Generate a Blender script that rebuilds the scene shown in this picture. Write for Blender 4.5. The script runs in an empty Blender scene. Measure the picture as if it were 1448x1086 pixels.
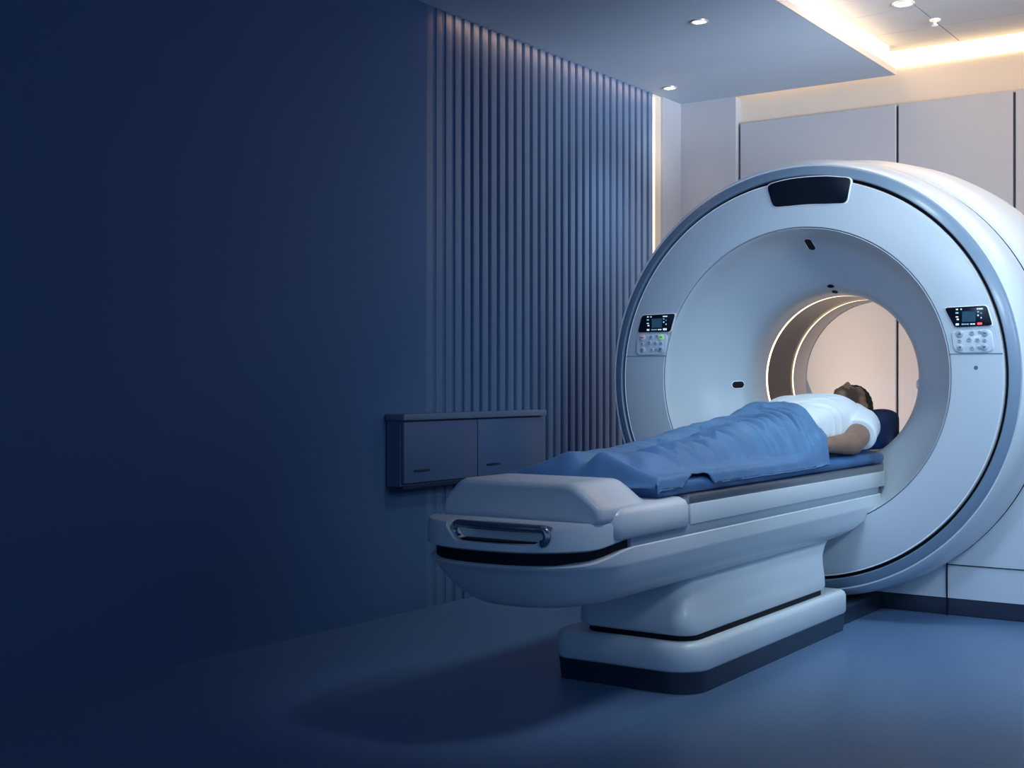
import bpy, bmesh, math, random
from mathutils import Vector, Matrix, noise
random.seed(4)
C = bpy.context.scene.collection
PI = math.pi
R = math.radians

# ------------------------------------------------------------------ materials
def mat(name, col, rough=.45, metal=0., emit=None, es=0., coat=0., spec=.5, bump=0., bscale=80., var=0., vscale=6., sheen=0.):
    m = bpy.data.materials.new(name); m.use_nodes = True
    nt = m.node_tree; b = nt.nodes['Principled BSDF']
    b.inputs['Base Color'].default_value = (*col, 1)
    b.inputs['Roughness'].default_value = rough
    b.inputs['Metallic'].default_value = metal
    b.inputs['Specular IOR Level'].default_value = spec
    b.inputs['Coat Weight'].default_value = coat
    b.inputs['Coat Roughness'].default_value = .15
    b.inputs['Sheen Weight'].default_value = sheen
    if emit:
        b.inputs['Emission Color'].default_value = (*emit, 1)
        b.inputs['Emission Strength'].default_value = es
    tc = nt.nodes.new('ShaderNodeTexCoord')
    if var > 0:
        n = nt.nodes.new('ShaderNodeTexNoise'); n.inputs['Scale'].default_value = vscale
        n.inputs['Detail'].default_value = 6
        nt.links.new(tc.outputs['Object'], n.inputs['Vector'])
        mr = nt.nodes.new('ShaderNodeMapRange')
        mr.inputs['To Min'].default_value = 1 - var; mr.inputs['To Max'].default_value = 1 + var
        mr.inputs['From Min'].default_value = .3; mr.inputs['From Max'].default_value = .7
        nt.links.new(n.outputs['Fac'], mr.inputs['Value'])
        mx = nt.nodes.new('ShaderNodeMix'); mx.data_type = 'RGBA'; mx.blend_type = 'MULTIPLY'
        mx.inputs[0].default_value = 1
        mx.inputs[6].default_value = (*col, 1)
        nt.links.new(mr.outputs['Result'], mx.inputs[7])
        nt.links.new(mx.outputs[2], b.inputs['Base Color'])
    if bump > 0:
        n2 = nt.nodes.new('ShaderNodeTexNoise'); n2.inputs['Scale'].default_value = bscale
        n2.inputs['Detail'].default_value = 4
        nt.links.new(tc.outputs['Object'], n2.inputs['Vector'])
        bp = nt.nodes.new('ShaderNodeBump'); bp.inputs['Strength'].default_value = bump
        bp.inputs['Distance'].default_value = .002
        nt.links.new(n2.outputs['Fac'], bp.inputs['Height'])
        nt.links.new(bp.outputs['Normal'], b.inputs['Normal'])
    return m

M = {}
M['white']   = mat('white_plastic', (.62, .68, .74), .34, coat=.15, bump=.02, bscale=300)
M['cover']   = mat('gantry_cover', (.50, .58, .66), .38, coat=.1, bump=.02, bscale=300)
M['band']    = mat('blue_grey_band', (.17, .25, .35), .36, coat=.2)
M['trim']    = mat('pale_trim', (.85, .88, .9), .25)
M['black']   = mat('black_gap', (.006, .009, .016), .6, spec=.15)
M['glass']   = mat('dark_glass', (.004, .008, .016), .3, spec=.3)
M['navyp']   = mat('navy_plinth', (.012, .022, .045), .3, coat=.2, var=.1)
M['bore']    = mat('bore_dark_ring', (.055, .045, .04), .28, metal=.55)
M['liner']   = mat('bore_liner', (.52, .5, .49), .45)
M['steel']   = mat('brushed_steel', (.33, .34, .37), .33, metal=.85, bump=.05, bscale=200)
M['strip']   = mat('grey_side_strip', (.26, .33, .41), .35, coat=.2)
M['chrome']  = mat('satin_chrome', (.30, .34, .40), .22, metal=.9)
M['pad']     = mat('blue_vinyl_pad', (.045, .14, .33), .42, bump=.15, bscale=25, var=.12)
M['pillow']  = mat('navy_vinyl', (.005, .040, .16), .7, spec=.12, bump=.2, bscale=22, var=.15)
M['blanket'] = mat('blue_cotton_blanket', (.080, .195, .385), .62, bump=.12, bscale=500, var=.08, vscale=9, sheen=.08)
M['shirt']   = mat('white_cotton', (.72, .78, .84), .85, bump=.25, bscale=60, sheen=.2)
M['skin']    = mat('brown_skin', (.25, .145, .10), .48, bump=.08, bscale=150, var=.14, vscale=14)
def beard_mix():
    nt = M['skin'].node_tree; b = nt.nodes['Principled BSDF']
    src_ = b.inputs['Base Color'].links[0].from_socket
    a = nt.nodes.new('ShaderNodeVertexColor'); a.layer_name = 'beard'
    mx = nt.nodes.new('ShaderNodeMix'); mx.data_type = 'RGBA'
    nt.links.new(a.outputs['Color'], mx.inputs[0]); nt.links.new(src_, mx.inputs[6])
    mx.inputs[7].default_value = (.060, .038, .032, 1)
    nt.links.new(mx.outputs[2], b.inputs['Base Color'])
beard_mix()
M['hair']    = mat('black_hair', (.010, .008, .008), .75, bump=1., bscale=220)
M['lip']     = mat('lip_skin', (.2, .085, .07), .45)
M['brow']    = mat('brow_hair', (.01, .008, .008), .8)
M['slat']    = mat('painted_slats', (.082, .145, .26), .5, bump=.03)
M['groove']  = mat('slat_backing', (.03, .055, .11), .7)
M['fadewall']= mat('navy_fade', (.054, .115, .245), .8, bump=.04, bscale=60, var=.03, vscale=1.5)  # left-side darkening put into the wall colour; same navy fills the slat grooves
M['plaster'] = mat('pale_plaster', (.66, .57, .48), .75, bump=.03, bscale=120)
M['panel']   = mat('wall_panel', (.39, .41, .46), .5, bump=.02, bscale=120)
M['ceil']    = mat('ceiling_paint', (.37, .47, .60), .8, bump=.03, bscale=150)
M['tile'] = mat('ceiling_tile', (.34, .37, .42), .8)
M['lipm']    = mat('soffit_lip_paint', (.55, .45, .38), .7)
M['cab']     = mat('cabinet_laminate', (.06, .10, .20), .5)
M['cabtop']  = mat('cabinet_top', (.10, .14, .23), .45)
M['led']     = mat('warm_led', (1, .85, .6), .5, emit=(1., .62, .29), es=4.0)
M['ledv']    = mat('warm_led_vertical', (1, .9, .75), .5, emit=(1., .78, .55), es=.55)
M['ledr']    = mat('bore_led', (1, .85, .6), .5, emit=(1., .72, .45), es=2.6)
M['lamp']    = mat('lamp_diffuser', (1, 1, 1), .5, emit=(.9, .95, 1), es=1.6)
M['lampw']   = mat('lamp_diffuser_warm', (1, 1, 1), .5, emit=(1, .97, .93), es=3)
M['frame']   = mat('lamp_frame', (.5, .52, .55), .3, metal=.5)
M['scr']     = mat('screen_blue', (.02, .05, .09), .2, emit=(.04, .11, .2), es=.3)
M['icon']    = mat('icon_white', (.6, .7, .8), .4, emit=(.6, .75, .9), es=.7)
M['icong']   = mat('icon_cyan', (.2, .5, .6), .4, emit=(.15, .45, .6), es=.5)
M['iconr']   = mat('icon_red', (.8, .1, .1), .4, emit=(1, .12, .12), es=.7)
M['keypad']  = mat('keypad_plastic', (.55, .62, .72), .3, coat=.3)
M['key']     = mat('key_plastic', (.42, .50, .60), .35)
M['keyd']    = mat('key_symbol', (.09, .14, .22), .5)
M['keyg']    = mat('key_green', (.35, .7, .3), .4, emit=(.4, .8, .3), es=.25)
M['keyp']    = mat('key_pink', (.75, .5, .55), .4)

# floor: blue vinyl with fine speckle and wide faint tiles
def floor_mat():
    m = bpy.data.materials.new('blue_vinyl_floor'); m.use_nodes = True
    nt = m.node_tree; b = nt.nodes['Principled BSDF']
    tc = nt.nodes.new('ShaderNodeTexCoord')
    n = nt.nodes.new('ShaderNodeTexNoise'); n.inputs['Scale'].default_value = 170; n.inputs['Detail'].default_value = 3
    nt.links.new(tc.outputs['Object'], n.inputs['Vector'])
    cr = nt.nodes.new('ShaderNodeValToRGB')
    cr.color_ramp.elements[0].position = .35; cr.color_ramp.elements[0].color = (.080, .152, .295, 1)
    cr.color_ramp.elements[1].position = .68; cr.color_ramp.elements[1].color = (.125, .212, .365, 1)
    nt.links.new(n.outputs['Fac'], cr.inputs['Fac'])
    mp = nt.nodes.new('ShaderNodeMapping'); mp.inputs['Location'].default_value = (.62, .1, 0)
    nt.links.new(tc.outputs['Object'], mp.inputs['Vector'])
    br = nt.nodes.new('ShaderNodeTexBrick')
    br.inputs['Scale'].default_value = 1; br.inputs['Brick Width'].default_value = 1.2; br.inputs['Row Height'].default_value = 1.2
    br.inputs['Mortar Size'].default_value = .004; br.offset = 0; br.inputs['Mortar Smooth'].default_value = .2
    br.inputs['Color1'].default_value = (1, 1, 1, 1); br.inputs['Color2'].default_value = (.96, .96, .96, 1)
    br.inputs['Mortar'].default_value = (.82, .84, .87, 1)
    nt.links.new(mp.outputs['Vector'], br.inputs['Vector'])
    mx = nt.nodes.new('ShaderNodeMix'); mx.data_type = 'RGBA'; mx.blend_type = 'MULTIPLY'; mx.inputs[0].default_value = 1
    nt.links.new(cr.outputs['Color'], mx.inputs[6]); nt.links.new(br.outputs['Color'], mx.inputs[7])
    nt.links.new(mx.outputs[2], b.inputs['Base Color'])
    b.inputs['Roughness'].default_value = .33; b.inputs['Specular IOR Level'].default_value = .4
    bp = nt.nodes.new('ShaderNodeBump'); bp.inputs['Strength'].default_value = .06; bp.inputs['Distance'].default_value = .001
    nt.links.new(n.outputs['Fac'], bp.inputs['Height']); nt.links.new(bp.outputs['Normal'], b.inputs['Normal'])
    return m
M['floor'] = floor_mat()

# ------------------------------------------------------------------ helpers
def obj(name, bm, m, parent=None, sharp=35, loc=None):
    bmesh.ops.recalc_face_normals(bm, faces=bm.faces)
    me = bpy.data.meshes.new(name); bm.to_mesh(me); bm.free()
    for mm in (m if isinstance(m, (list, tuple)) else [m]): me.materials.append(M[mm])
    if sharp:
        for p in me.polygons: p.use_smooth = True
        me.set_sharp_from_angle(angle=R(sharp))
    o = bpy.data.objects.new(name, me); C.objects.link(o)
    if parent:
        o.parent = parent
        o.matrix_parent_inverse = parent.matrix_basis.inverted()
    return o

def thing(name, label, cat, loc=(0, 0, 0), group=None):
    o = bpy.data.objects.new(name, None); C.objects.link(o); o.location = loc
    o.empty_display_size = .1
    o['label'] = label; o['category'] = cat
    if group: o['group'] = group
    bpy.context.view_layer.update()
    return o

def tag(o, label, cat, group=None):
    o['label'] = label; o['category'] = cat
    if group: o['group'] = group
    return o

def struct(name, bm, m, sharp=30):
    o = obj(name, bm, m, None, sharp); o['kind'] = 'structure'; return o

def box(bm, x0, x1, y0, y1, z0, z1, bev=0, seg=2, mi=0):
    vs = [bm.verts.new(p) for p in ((x0, y0, z0), (x1, y0, z0), (x1, y1, z0), (x0, y1, z0), (x0, y0, z1), (x1, y0, z1), (x1, y1, z1), (x0, y1, z1))]
    fs = [bm.faces.new([vs[i] for i in q]) for q in ((3, 2, 1, 0), (4, 5, 6, 7), (0, 1, 5, 4), (1, 2, 6, 5), (2, 3, 7, 6), (3, 0, 4, 7))]
    for f in fs: f.material_index = mi
    if bev:
        es = list({e for f in fs for e in f.edges})
        r = bmesh.ops.bevel(bm, geom=es, offset=bev, segments=seg, profile=.5, affect='EDGES')
        for f in r['faces']: f.material_index = mi
    return bm
def nb(): return bmesh.new()
def bx(*a, **k): return box(nb(), *a, **k)

def lathe(bm, prof, cx, cz, seg=160, mi=0, closed=False):
    """revolve (radius, y) about the y-directed axis through (cx, cz)"""
    rings = []
    for r, y in prof:
        rings.append([bm.verts.new((cx + r*math.cos(2*PI*k/seg), y, cz + r*math.sin(2*PI*k/seg))) for k in range(seg)])
    pairs = list(zip(rings, rings[1:])) + ([(rings[-1], rings[0])] if closed else [])
    for a, b in pairs:
        for k in range(seg):
            f = bm.faces.new((a[k], a[(k+1) % seg], b[(k+1) % seg], b[k])); f.material_index = mi
    return bm

def lathez(bm, prof, cx, cy, seg=40, mi=0, cap=True):
    rings = [[bm.verts.new((cx + r*math.cos(2*PI*k/seg), cy + r*math.sin(2*PI*k/seg), z)) for k in range(seg)] for r, z in prof]
    for a, b in zip(rings, rings[1:]):
        for k in range(seg):
            f = bm.faces.new((a[k], a[(k+1) % seg], b[(k+1) % seg], b[k])); f.material_index = mi
    if cap:
        bm.faces.new(rings[0]); bm.faces.new(rings[-1])
    return bm

def loft(bm, secs, cap=True, mi=0):
    """list of rings of equal point count"""
    rings = [[bm.verts.new(p) for p in s] for s in secs]
    n = len(rings[0])
    for a, b in zip(rings, rings[1:]):
        for k in range(n):
            f = bm.faces.new((a[k], a[(k+1) % n], b[(k+1) % n], b[k])); f.material_index = mi
    if cap:
        f = bm.faces.new(list(reversed(rings[0]))); f.material_index = mi
        f = bm.faces.new(rings[-1]); f.material_index = mi
    return bm

def rrect(x0, x1, y0, y1, r, z=0, n=8):
    """rounded rectangle ring in the xy plane; r may be one or four radii (x1y0, x1y1, x0y1, x0y0)"""
    rs = r if isinstance(r, (tuple, list)) else (r,)*4
    pts = []
    for (cx, cy, a0, rr) in ((x1, y0, -90, rs[0]), (x1, y1, 0, rs[1]), (x0, y1, 90, rs[2]), (x0, y0, 180, rs[3])):
        ox = cx - rr if cx == x1 else cx + rr
        oy = cy - rr if cy == y1 else cy + rr
        for k in range(n + 1):
            a = R(a0 + 90*k/n)
            pts.append((ox + rr*math.cos(a), oy + rr*math.sin(a), z))
    return pts

def tube(bm, pts, rad, seg=14, mi=0, closed=False):
    pts = [Vector(p) for p in pts]; n = len(pts)
    rads = rad if isinstance(rad, (list, tuple)) else [rad]*n
    secs = []; prev = None
    for i, p in enumerate(pts):
        t = (pts[min(i+1, n-1)] - pts[max(i-1, 0)]).normalized()
        if prev is None:
            u = t.orthogonal().normalized()
        else:
            u = (prev - t*prev.dot(t)).normalized()
        prev = u; v = t.cross(u)
        secs.append([tuple(p + (u*math.cos(2*PI*k/seg) + v*math.sin(2*PI*k/seg))*rads[i]) for k in range(seg)])
    return loft(bm, secs, mi=mi)

def poly_prism(bm, pts, y0, y1, bev=0, mi=0):
    """pts in (x,z), extruded from y0 (front) to y1"""
    a = [bm.verts.new((x, y0, z)) for x, z in pts]; b = [bm.verts.new((x, y1, z)) for x, z in pts]
    n = len(pts); fs = [bm.faces.new(a), bm.faces.new(list(reversed(b)))]
    for k in range(n): fs.append(bm.faces.new((a[k], b[k], b[(k+1) % n], a[(k+1) % n])))
    for f in fs: f.material_index = mi
    if bev:
        r = bmesh.ops.bevel(bm, geom=list(fs[0].edges), offset=bev, segments=2, profile=.5, affect='EDGES')
        for f in r['faces']: f.material_index = mi
    return bm

def round_poly(pts, r, n=5):
    """round the corners of an (x,z) polygon"""
    out = []; N = len(pts)
    for i in range(N):
        p = Vector(pts[i]).to_2d(); a = Vector(pts[i-1]).to_2d(); b = Vector(pts[(i+1) % N]).to_2d()
        da = (a - p); db = (b - p); rr = min(r, da.length*.45, db.length*.45)
        s = p + da.normalized()*rr; e = p + db.normalized()*rr
        for k in range(n + 1):
            t = k/n
            q = s*(1-t)**2 + p*2*t*(1-t) + e*t*t
            out.append((q.x, q.y))
    return out

def ball(bm, c, r, rot=None, seg=20):
    m = Matrix.Translation(c)
    if rot: m = m @ rot
    m = m @ Matrix.Diagonal((*(r if isinstance(r, (tuple, list)) else (r,)*3), 1))
    nv = seg//2 + 2; rings = []
    for j in range(1, nv):
        b = PI*j/nv
        rings.append([bm.verts.new(m @ Vector((math.sin(b)*math.cos(2*PI*k/seg), math.sin(b)*math.sin(2*PI*k/seg), math.cos(b)))) for k in range(seg)])
    for a_, b_ in zip(rings, rings[1:]):
        for k in range(seg): bm.faces.new((a_[k], b_[k], b_[(k+1) % seg], a_[(k+1) % seg]))
    t = bm.verts.new(m @ Vector((0, 0, 1))); u = bm.verts.new(m @ Vector((0, 0, -1)))
    for k in range(seg):
        bm.faces.new((t, rings[0][k], rings[0][(k+1) % seg])); bm.faces.new((u, rings[-1][(k+1) % seg], rings[-1][k]))

def limb(bm, a, b, ra, rb, n=7):
    """tapered rounded limb from a to b"""
    a = Vector(a); b = Vector(b)
    ball(bm, a, ra, seg=16); ball(bm, b, rb, seg=16)
    tube(bm, [a.lerp(b, k/n) for k in range(n+1)], [ra + (rb-ra)*k/n for k in range(n+1)], seg=16)

def fuse(name, bm, m, parent, voxel=.008, smooth=4, sharp=None, keep=None):
    """voxel-fuse overlapping lobes into one continuous surface and bake it"""
    me = bpy.data.meshes.new(name + '_raw'); bm.to_mesh(me); bm.free()
    o = bpy.data.objects.new(name, me); C.objects.link(o)
    r = o.modifiers.new('r', 'REMESH'); r.mode = 'VOXEL'; r.voxel_size = voxel
    s = o.modifiers.new('s', 'SMOOTH'); s.iterations = smooth; s.factor = .5
    bpy.context.view_layer.update()
    dg = bpy.context.evaluated_depsgraph_get()
    nm = bpy.data.meshes.new_from_object(o.evaluated_get(dg))
    o.modifiers.clear(); o.data = nm; nm.name = name
    nm.materials.clear()
    for mm in (m if isinstance(m, (list, tuple)) else [m]): nm.materials.append(M[mm])
    for p in nm.polygons: p.use_smooth = True
    if parent:
        o.parent = parent
        o.matrix_parent_inverse = parent.matrix_basis.inverted()
    return o

def sstep(a, b, x):
    t = max(0., min(1., (x-a)/(b-a))); return t*t*(3-2*t)

# ------------------------------------------------------------------ setting
WX = -3.56      # face of the slatted wall
WY = 7.10       # back wall
ZS = 2.70       # soffit underside
ZT = 2.85       # tray ceiling
struct('floor', bx(WX-.1, 3.2, -2.2, WY+.1, -.06, 0), 'floor')
# left wall: backing, smooth section in darkened navy, slatted section, pale end strip
wl = struct('wall_left', bx(WX-.14, WX-.05, -2.2, WY+.1, 0, ZT+.1), 'groove')
obj('darkened_panel', bx(WX-.05, WX, -2.2, 4.54, 0, ZS), 'fadewall', wl)
bm = nb(); y = 4.54; pitch = .0722; pr = []
mi_ = []
while y < 6.64:
    dep = .003 + .036*sstep(4.5, 5.4, y)          # the reliefs run out towards the plain wall
    f = min(.004, dep*.4)
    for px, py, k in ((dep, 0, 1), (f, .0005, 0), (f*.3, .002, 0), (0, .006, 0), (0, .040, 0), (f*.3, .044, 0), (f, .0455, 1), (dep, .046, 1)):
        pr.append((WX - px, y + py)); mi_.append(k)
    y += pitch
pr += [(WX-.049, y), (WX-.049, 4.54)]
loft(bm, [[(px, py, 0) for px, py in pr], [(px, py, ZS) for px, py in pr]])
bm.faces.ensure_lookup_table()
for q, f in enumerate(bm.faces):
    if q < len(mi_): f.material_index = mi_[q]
obj('slat_panel', bm, ['slat', 'fadewall'], wl, 40)
obj('end_panel', bx(WX-.05, WX, 6.80, WY, 0, ZS), 'panel', wl)
o = struct('trim_1', bx(WX-.05, WX-.012, 6.665, 6.80, 0, ZS), 'plaster')
# back wall: plaster with proud panels
wb = struct('wall_back', bx(WX, 3.2, WY, WY+.1, 0, ZT+.1), 'plaster')
def panel(x0, x1, z0, z1):
    obj('wall_panel', bx(x0, x1, WY-.03, WY, z0, z1, bev=.003, seg=1), 'panel', wb)
panel(-3.185, -2.257, .10, 2.545)
panel(-2.243, -1.639, .10, 2.545)
panel(-1.625, -1.0, .10, 1.878); panel(-1.625, -1.0, 1.888, 2.545)
panel(-.986, -.2, .10, 1.878); panel(-.986, -.2, 1.888, 2.545)
panel(-.186, .8, .10, 2.545)
panel(.814, 2.0, .10, 2.545)
obj('joint_backing', bx(-3.19, 2.0, WY-.012, WY-.0005, .09, 2.535), 'groove', wb)
struct('baseboard_back', bx(-3.2, 3.2, WY-.035, WY, 0, .09), 'navyp')
struct('trim_2', bx(WX, -3.2, 7.04, WY, 0, ZS), 'panel').name = 'wall_column'
# ceiling: dropped soffit and raised tray
cs = struct('ceiling', bx(WX-.03, -2.25, -2.2, 7.04, ZS, ZS+.035), 'ceil')
obj('soffit_edge', bx(-2.252, -2.246, -2.2, 7.038, ZS-.0005, ZS+.0345), 'lipm', cs)
obj('soffit_upstand', bx(WX-.03, -2.27, -2.2, 6.97, ZS+.035, ZT), 'plaster', cs)
bm = nb()
ys = [-2.2, -1.4, -.6, .2, 1.0, 1.8, 2.6, 3.4, 4.2, 4.79, 5.57, 6.355, 6.74, WY]
xs = [WX, -1.92, -1.15, -.4, .4, 1.2, 2.0, 3.2]
for a, b in zip(ys, ys[1:]):
    for c_, d_ in zip(xs, xs[1:]):
        box(bm, c_+.003, d_-.003, a+.003, b-.003, ZT, ZT+.02)
obj('ceiling_tiles', bm, 'tile', cs)
obj('tile_backing', bx(WX, 3.2, -2.2, WY, ZT+.012, ZT+.05), 'groove', cs)

# cove lights
t = obj('led_strip', bx(-2.269, -2.262, 0.5, 6.97, ZS+.040, ZT-.006), 'led')
tag(t, 'warm glowing cove strip along the long edge of the ceiling soffit', 'light strip')
t = obj('led_strip', bx(-3.19, 2.6, WY-.012, WY-.001, 2.750, ZT-.006), 'led')
tag(t, 'warm glowing cove strip along the top of the panelled back wall', 'light strip')
t = obj('led_strip', bx(WX-.010, WX-.005, 6.675, 6.715, 0.02, ZS-.02), 'ledv')
tag(t, 'vertical warm light strip at the end of the slatted wall', 'light strip')

def downlight(x, y, z, r, label, m='lamp'):
    t = thing('ceiling_light', label, 'ceiling light', (x, y, z), 'round recessed ceiling lights')
    bm = nb(); lathez(bm, [(r*1.28, z+.004), (r*1.28, z-.004), (r*1.22, z-.007), (r*1.03, z-.006), (r, z-.001), (r, z+.004)], x, y, cap=False)
    obj('frame', bm, 'frame', t, 50)
    bm = nb(); lathez(bm, [(r, z-.0005), (r*.96, z-.003), (.004, z-.0045)], x, y, cap=True)
    obj('diffuser', bm, m, t, 50)
downlight(-2.675, 5.48, ZS, .034, 'round recessed light in the soffit, the one nearer the picture top')
downlight(-3.415, 6.613, ZS, .034, 'round recessed light in the soffit, right above the end of the slats')
downlight(-1.955, 6.24, ZT, .042, 'round recessed light in the raised tray ceiling', 'lampw')
t = thing('ceiling_sprinkler', 'small white sprinkler head on the raised ceiling beside the round light', 'sprinkler', (-1.91, 6.61, ZT))
bm = nb(); lathez(bm, [(.028, ZT), (.026, ZT-.006), (.012, ZT-.008)], -1.91, 6.61); obj('escutcheon', bm, 'trim', t)
bm = nb(); lathez(bm, [(.008, ZT-.006), (.008, ZT-.026), (.016, ZT-.028), (.016, ZT-.031)], -1.91, 6.61); obj('deflector', bm, 'trim', t)

# ------------------------------------------------------------------ cabinet against the slats
cab = thing('wall_cabinet', 'low wall-hung blue grey cabinet with two doors on the slatted wall', 'cabinet', (-3.48, 4.8, .56))
CF = -3.46
obj('body', bx(WX+.008, CF-.018, 4.255, 5.350, .562, .845), 'cab', cab)
obj('worktop', bx(WX+.008, CF+.012, 4.245, 5.360, .845, .872, bev=.003), 'cabtop', cab)
for (a, b) in ((4.26, 4.790), (4.798, 5.345)):
    d = obj('door', bx(CF-.018, CF, a, b, .575, .838, bev=.003), 'cab', cab)
    yc = a + .12
    obj('finger_pull', bx(CF-.001, CF+.005, yc-.055, yc+.055, .622, .632, bev=.002), 'navyp', d)
obj('lower_rail', bx(CF-.03, CF-.006, 4.26, 5.34, .552, .566), 'navyp', cab)

# ------------------------------------------------------------------ CT scanner
GX, GZ = -2.11, 1.027
FY = 5.28
g = thing('ct_scanner', 'large white ring shaped CT scanner gantry with lit bore', 'scanner', (GX, 5.9, 0))
# housing: arch on straight sides
def arch(rad, y, z0=.076, n=48):
    pts = [(GX + rad*.99, y, z0)]
    for k in range(n+1):
        a = PI*k/n
        pts.append((GX + rad*math.cos(a), y, GZ + rad*math.sin(a)))
    pts.append((GX - rad*.99, y, z0))
    return pts
bm = nb()
secs = [(.958, 5.662), (.968, 5.670), (1.008, 5.80), (1.015, 5.85), (1.035, 6.1), (1.035, 6.28), (1.02, 6.345), (.99, 6.365)]
rings = [[bm.verts.new(p) for p in arch(r, y)] for r, y in secs]
n = len(rings[0])
for a, b in zip(rings, rings[1:]):
    for k in range(n): bm.faces.new((a[k], a[(k+1) % n], b[(k+1) % n], b[k]))
def annulus_to_arch(bm, ring, r_in, y):
    # fill between the arch ring and a round hole
    inner = []
    for v in ring:
        d = Vector((v.co.x-GX, 0, v.co.z-GZ)).normalized()
        inner.append(bm.verts.new((GX + d.x*r_in, y, GZ + d.z*r_in)))
    m_ = len(ring)
    for k in range(m_-1): bm.faces.new((ring[k], ring[k+1], inner[k+1], inner[k]))
    # bottom edge
    a0 = math.atan2(ring[-1].co.z-GZ, ring[-1].co.x-GX); a1 = math.atan2(ring[0].co.z-GZ, ring[0].co.x-GX)
    a0 -= 0 if a0 < 0 else 2*PI
    K = 32; pin = inner[-1]; pout = ring[-1]
    for k in range(1, K+1):
        a = a0 + (a1-a0)*k/K
        if k < K:
            xi = bm.verts.new((GX + r_in*math.cos(a), y, GZ + r_in*math.sin(a)))
            zz = ring[0].co.z; tx = (zz-GZ)/math.sin(a)*math.cos(a)
            xo = bm.verts.new((GX + tx, y, zz))
        else: xi, xo = inner[0], ring[0]
        bm.faces.new((pout, xo, xi, pin)); pin, pout = xi, xo
annulus_to_arch(bm, rings[0], .925, 5.662)
annulus_to_arch(bm, rings[-1], .386, 6.365)
bmesh.ops.remove_doubles(bm, verts=bm.verts, dist=1e-5)
obj('housing', bm, 'white', g, 28)
obj('panel_seam', bx(-1.5865, -1.5815, 5.656, 5.663, .0, .245), 'black', g, None)
obj('panel_seam', bx(-1.582, -1.15, 5.657, 5.663, .2195, .2225), 'black', g, None)
# thin dark seam between ring and housing
bm = nb(); lathe(bm, [(.940, 5.653), (.9575, 5.656), (.9575, 5.661), (.940, 5.661)], GX, GZ); obj('seam_ring', bm, 'black', g)
# white shroud ring
bm = nb(); lathe(bm, [(.912, 5.302), (.918, 5.300), (.926, 5.312), (.950, 5.38), (.960, 5.46), (.962, 5.56), (.958, 5.63), (.950, 5.652), (.93, 5.653)], GX, GZ)
obj('shroud_ring', bm, 'white', g, 60)
# blue grey band
bm = nb(); lathe(bm, [(.869, 5.335), (.869, 5.286), (.873, 5.281), (.905, 5.293), (.913, 5.303), (.913, 5.33)], GX, GZ)
obj('front_band', bm, 'band', g, 50)
bm = nb(); lathe(bm, [(.845, 5.315), (.872, 5.315)], GX, GZ); obj('edge_gap', bm, 'black', g)
# front cover
bm = nb(); lathe(bm, [(.6485, 5.295), (.6485, 5.283), (.651, 5.280), (.842, 5.280), (.8490, 5.283)], GX, GZ)
obj('front_cover', bm, 'cover', g, 50)
bm = nb(); lathe(bm, [(.8490, 5.283), (.8530, 5.282), (.8550, 5.288), (.8550, 5.318)], GX, GZ); obj('cover_edge_trim', bm, 'trim', g, 70)
# funnel and bore
FUN = [(.6455, 5.296), (.6455, 5.284), (.643, 5.281), (.636, 5.30), (.622, 5.37), (.60, 5.43), (.57, 5.484), (.53, 5.534), (.49, 5.575), (.45, 5.612), (.42, 5.643), (.402, 5.672), (.391, 5.705), (.386, 5.75), (.385, 5.838)]
def catmull(P, n=4):
    out = []
    for i in range(len(P)-1):
        p0 = P[max(i-1, 0)]; p1 = P[i]; p2 = P[i+1]; p3 = P[min(i+2, len(P)-1)]
        for k in range(n):
            t = k/n
            out.append(tuple(.5*((2*b)+(-a+c)*t+(2*a-5*b+4*c-d)*t*t+(-a+3*b-3*c+d)*t**3) for a, b, c, d in zip(p0, p1, p2, p3)))
    out.append(P[-1]); return out
bm = nb(); lathe(bm, FUN[:3] + catmull(FUN[3:]), GX, GZ, seg=200)
obj('bore_funnel', bm, 'cover', g, 50)
bm = nb(); lathe(bm, [(.6455, 5.294), (.6485, 5.294)], GX, GZ); obj('funnel_seam', bm, 'black', g)
def ring(name, m, a, b, r0=.385, r1=None):
    bm = nb(); r1 = r1 or r0
    lathe(bm, [(r0, a), (r1, b)], GX, GZ, seg=160)
    return obj(name, bm, m, g)
q = ring('light_ring', 'ledr', 5.838, 5.858, .3845); q['label'] = 'warm glowing ring nearer the bore mouth'
q = ring('scan_window', 'bore', 5.858, 6.165, .388)
q = ring('light_ring', 'ledr', 6.165, 6.182, .3845); q['label'] = 'warm glowing ring deeper in the bore'
bm = nb(); lathe(bm, [(.385, 6.182), (.385, 6.34), (.389, 6.362), (.40, 6.366)], GX, GZ, seg=160); obj('rear_liner', bm, 'liner', g, 50)
# base plinth
obj('plinth', bx(GX-1.0, GX+1.0, 5.675, 6.34, 0, .0755, bev=.004), 'navyp', g)
bm = nb(); box(bm, GX-.5, GX+.22, 5.40, 5.69, .0, .062); obj('plinth_foot', bm, 'navyp', g)
# cover seams beside the keypads
obj('cover_seam', bx(-2.950, -2.748, FY-.0015, FY+.004, 1.1275, 1.1315), 'band', g, None)
obj('cover_seam', bx(-1.468, -1.262, FY-.0015, FY+.004, 1.1185, 1.1225), 'band', g, None)
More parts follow.
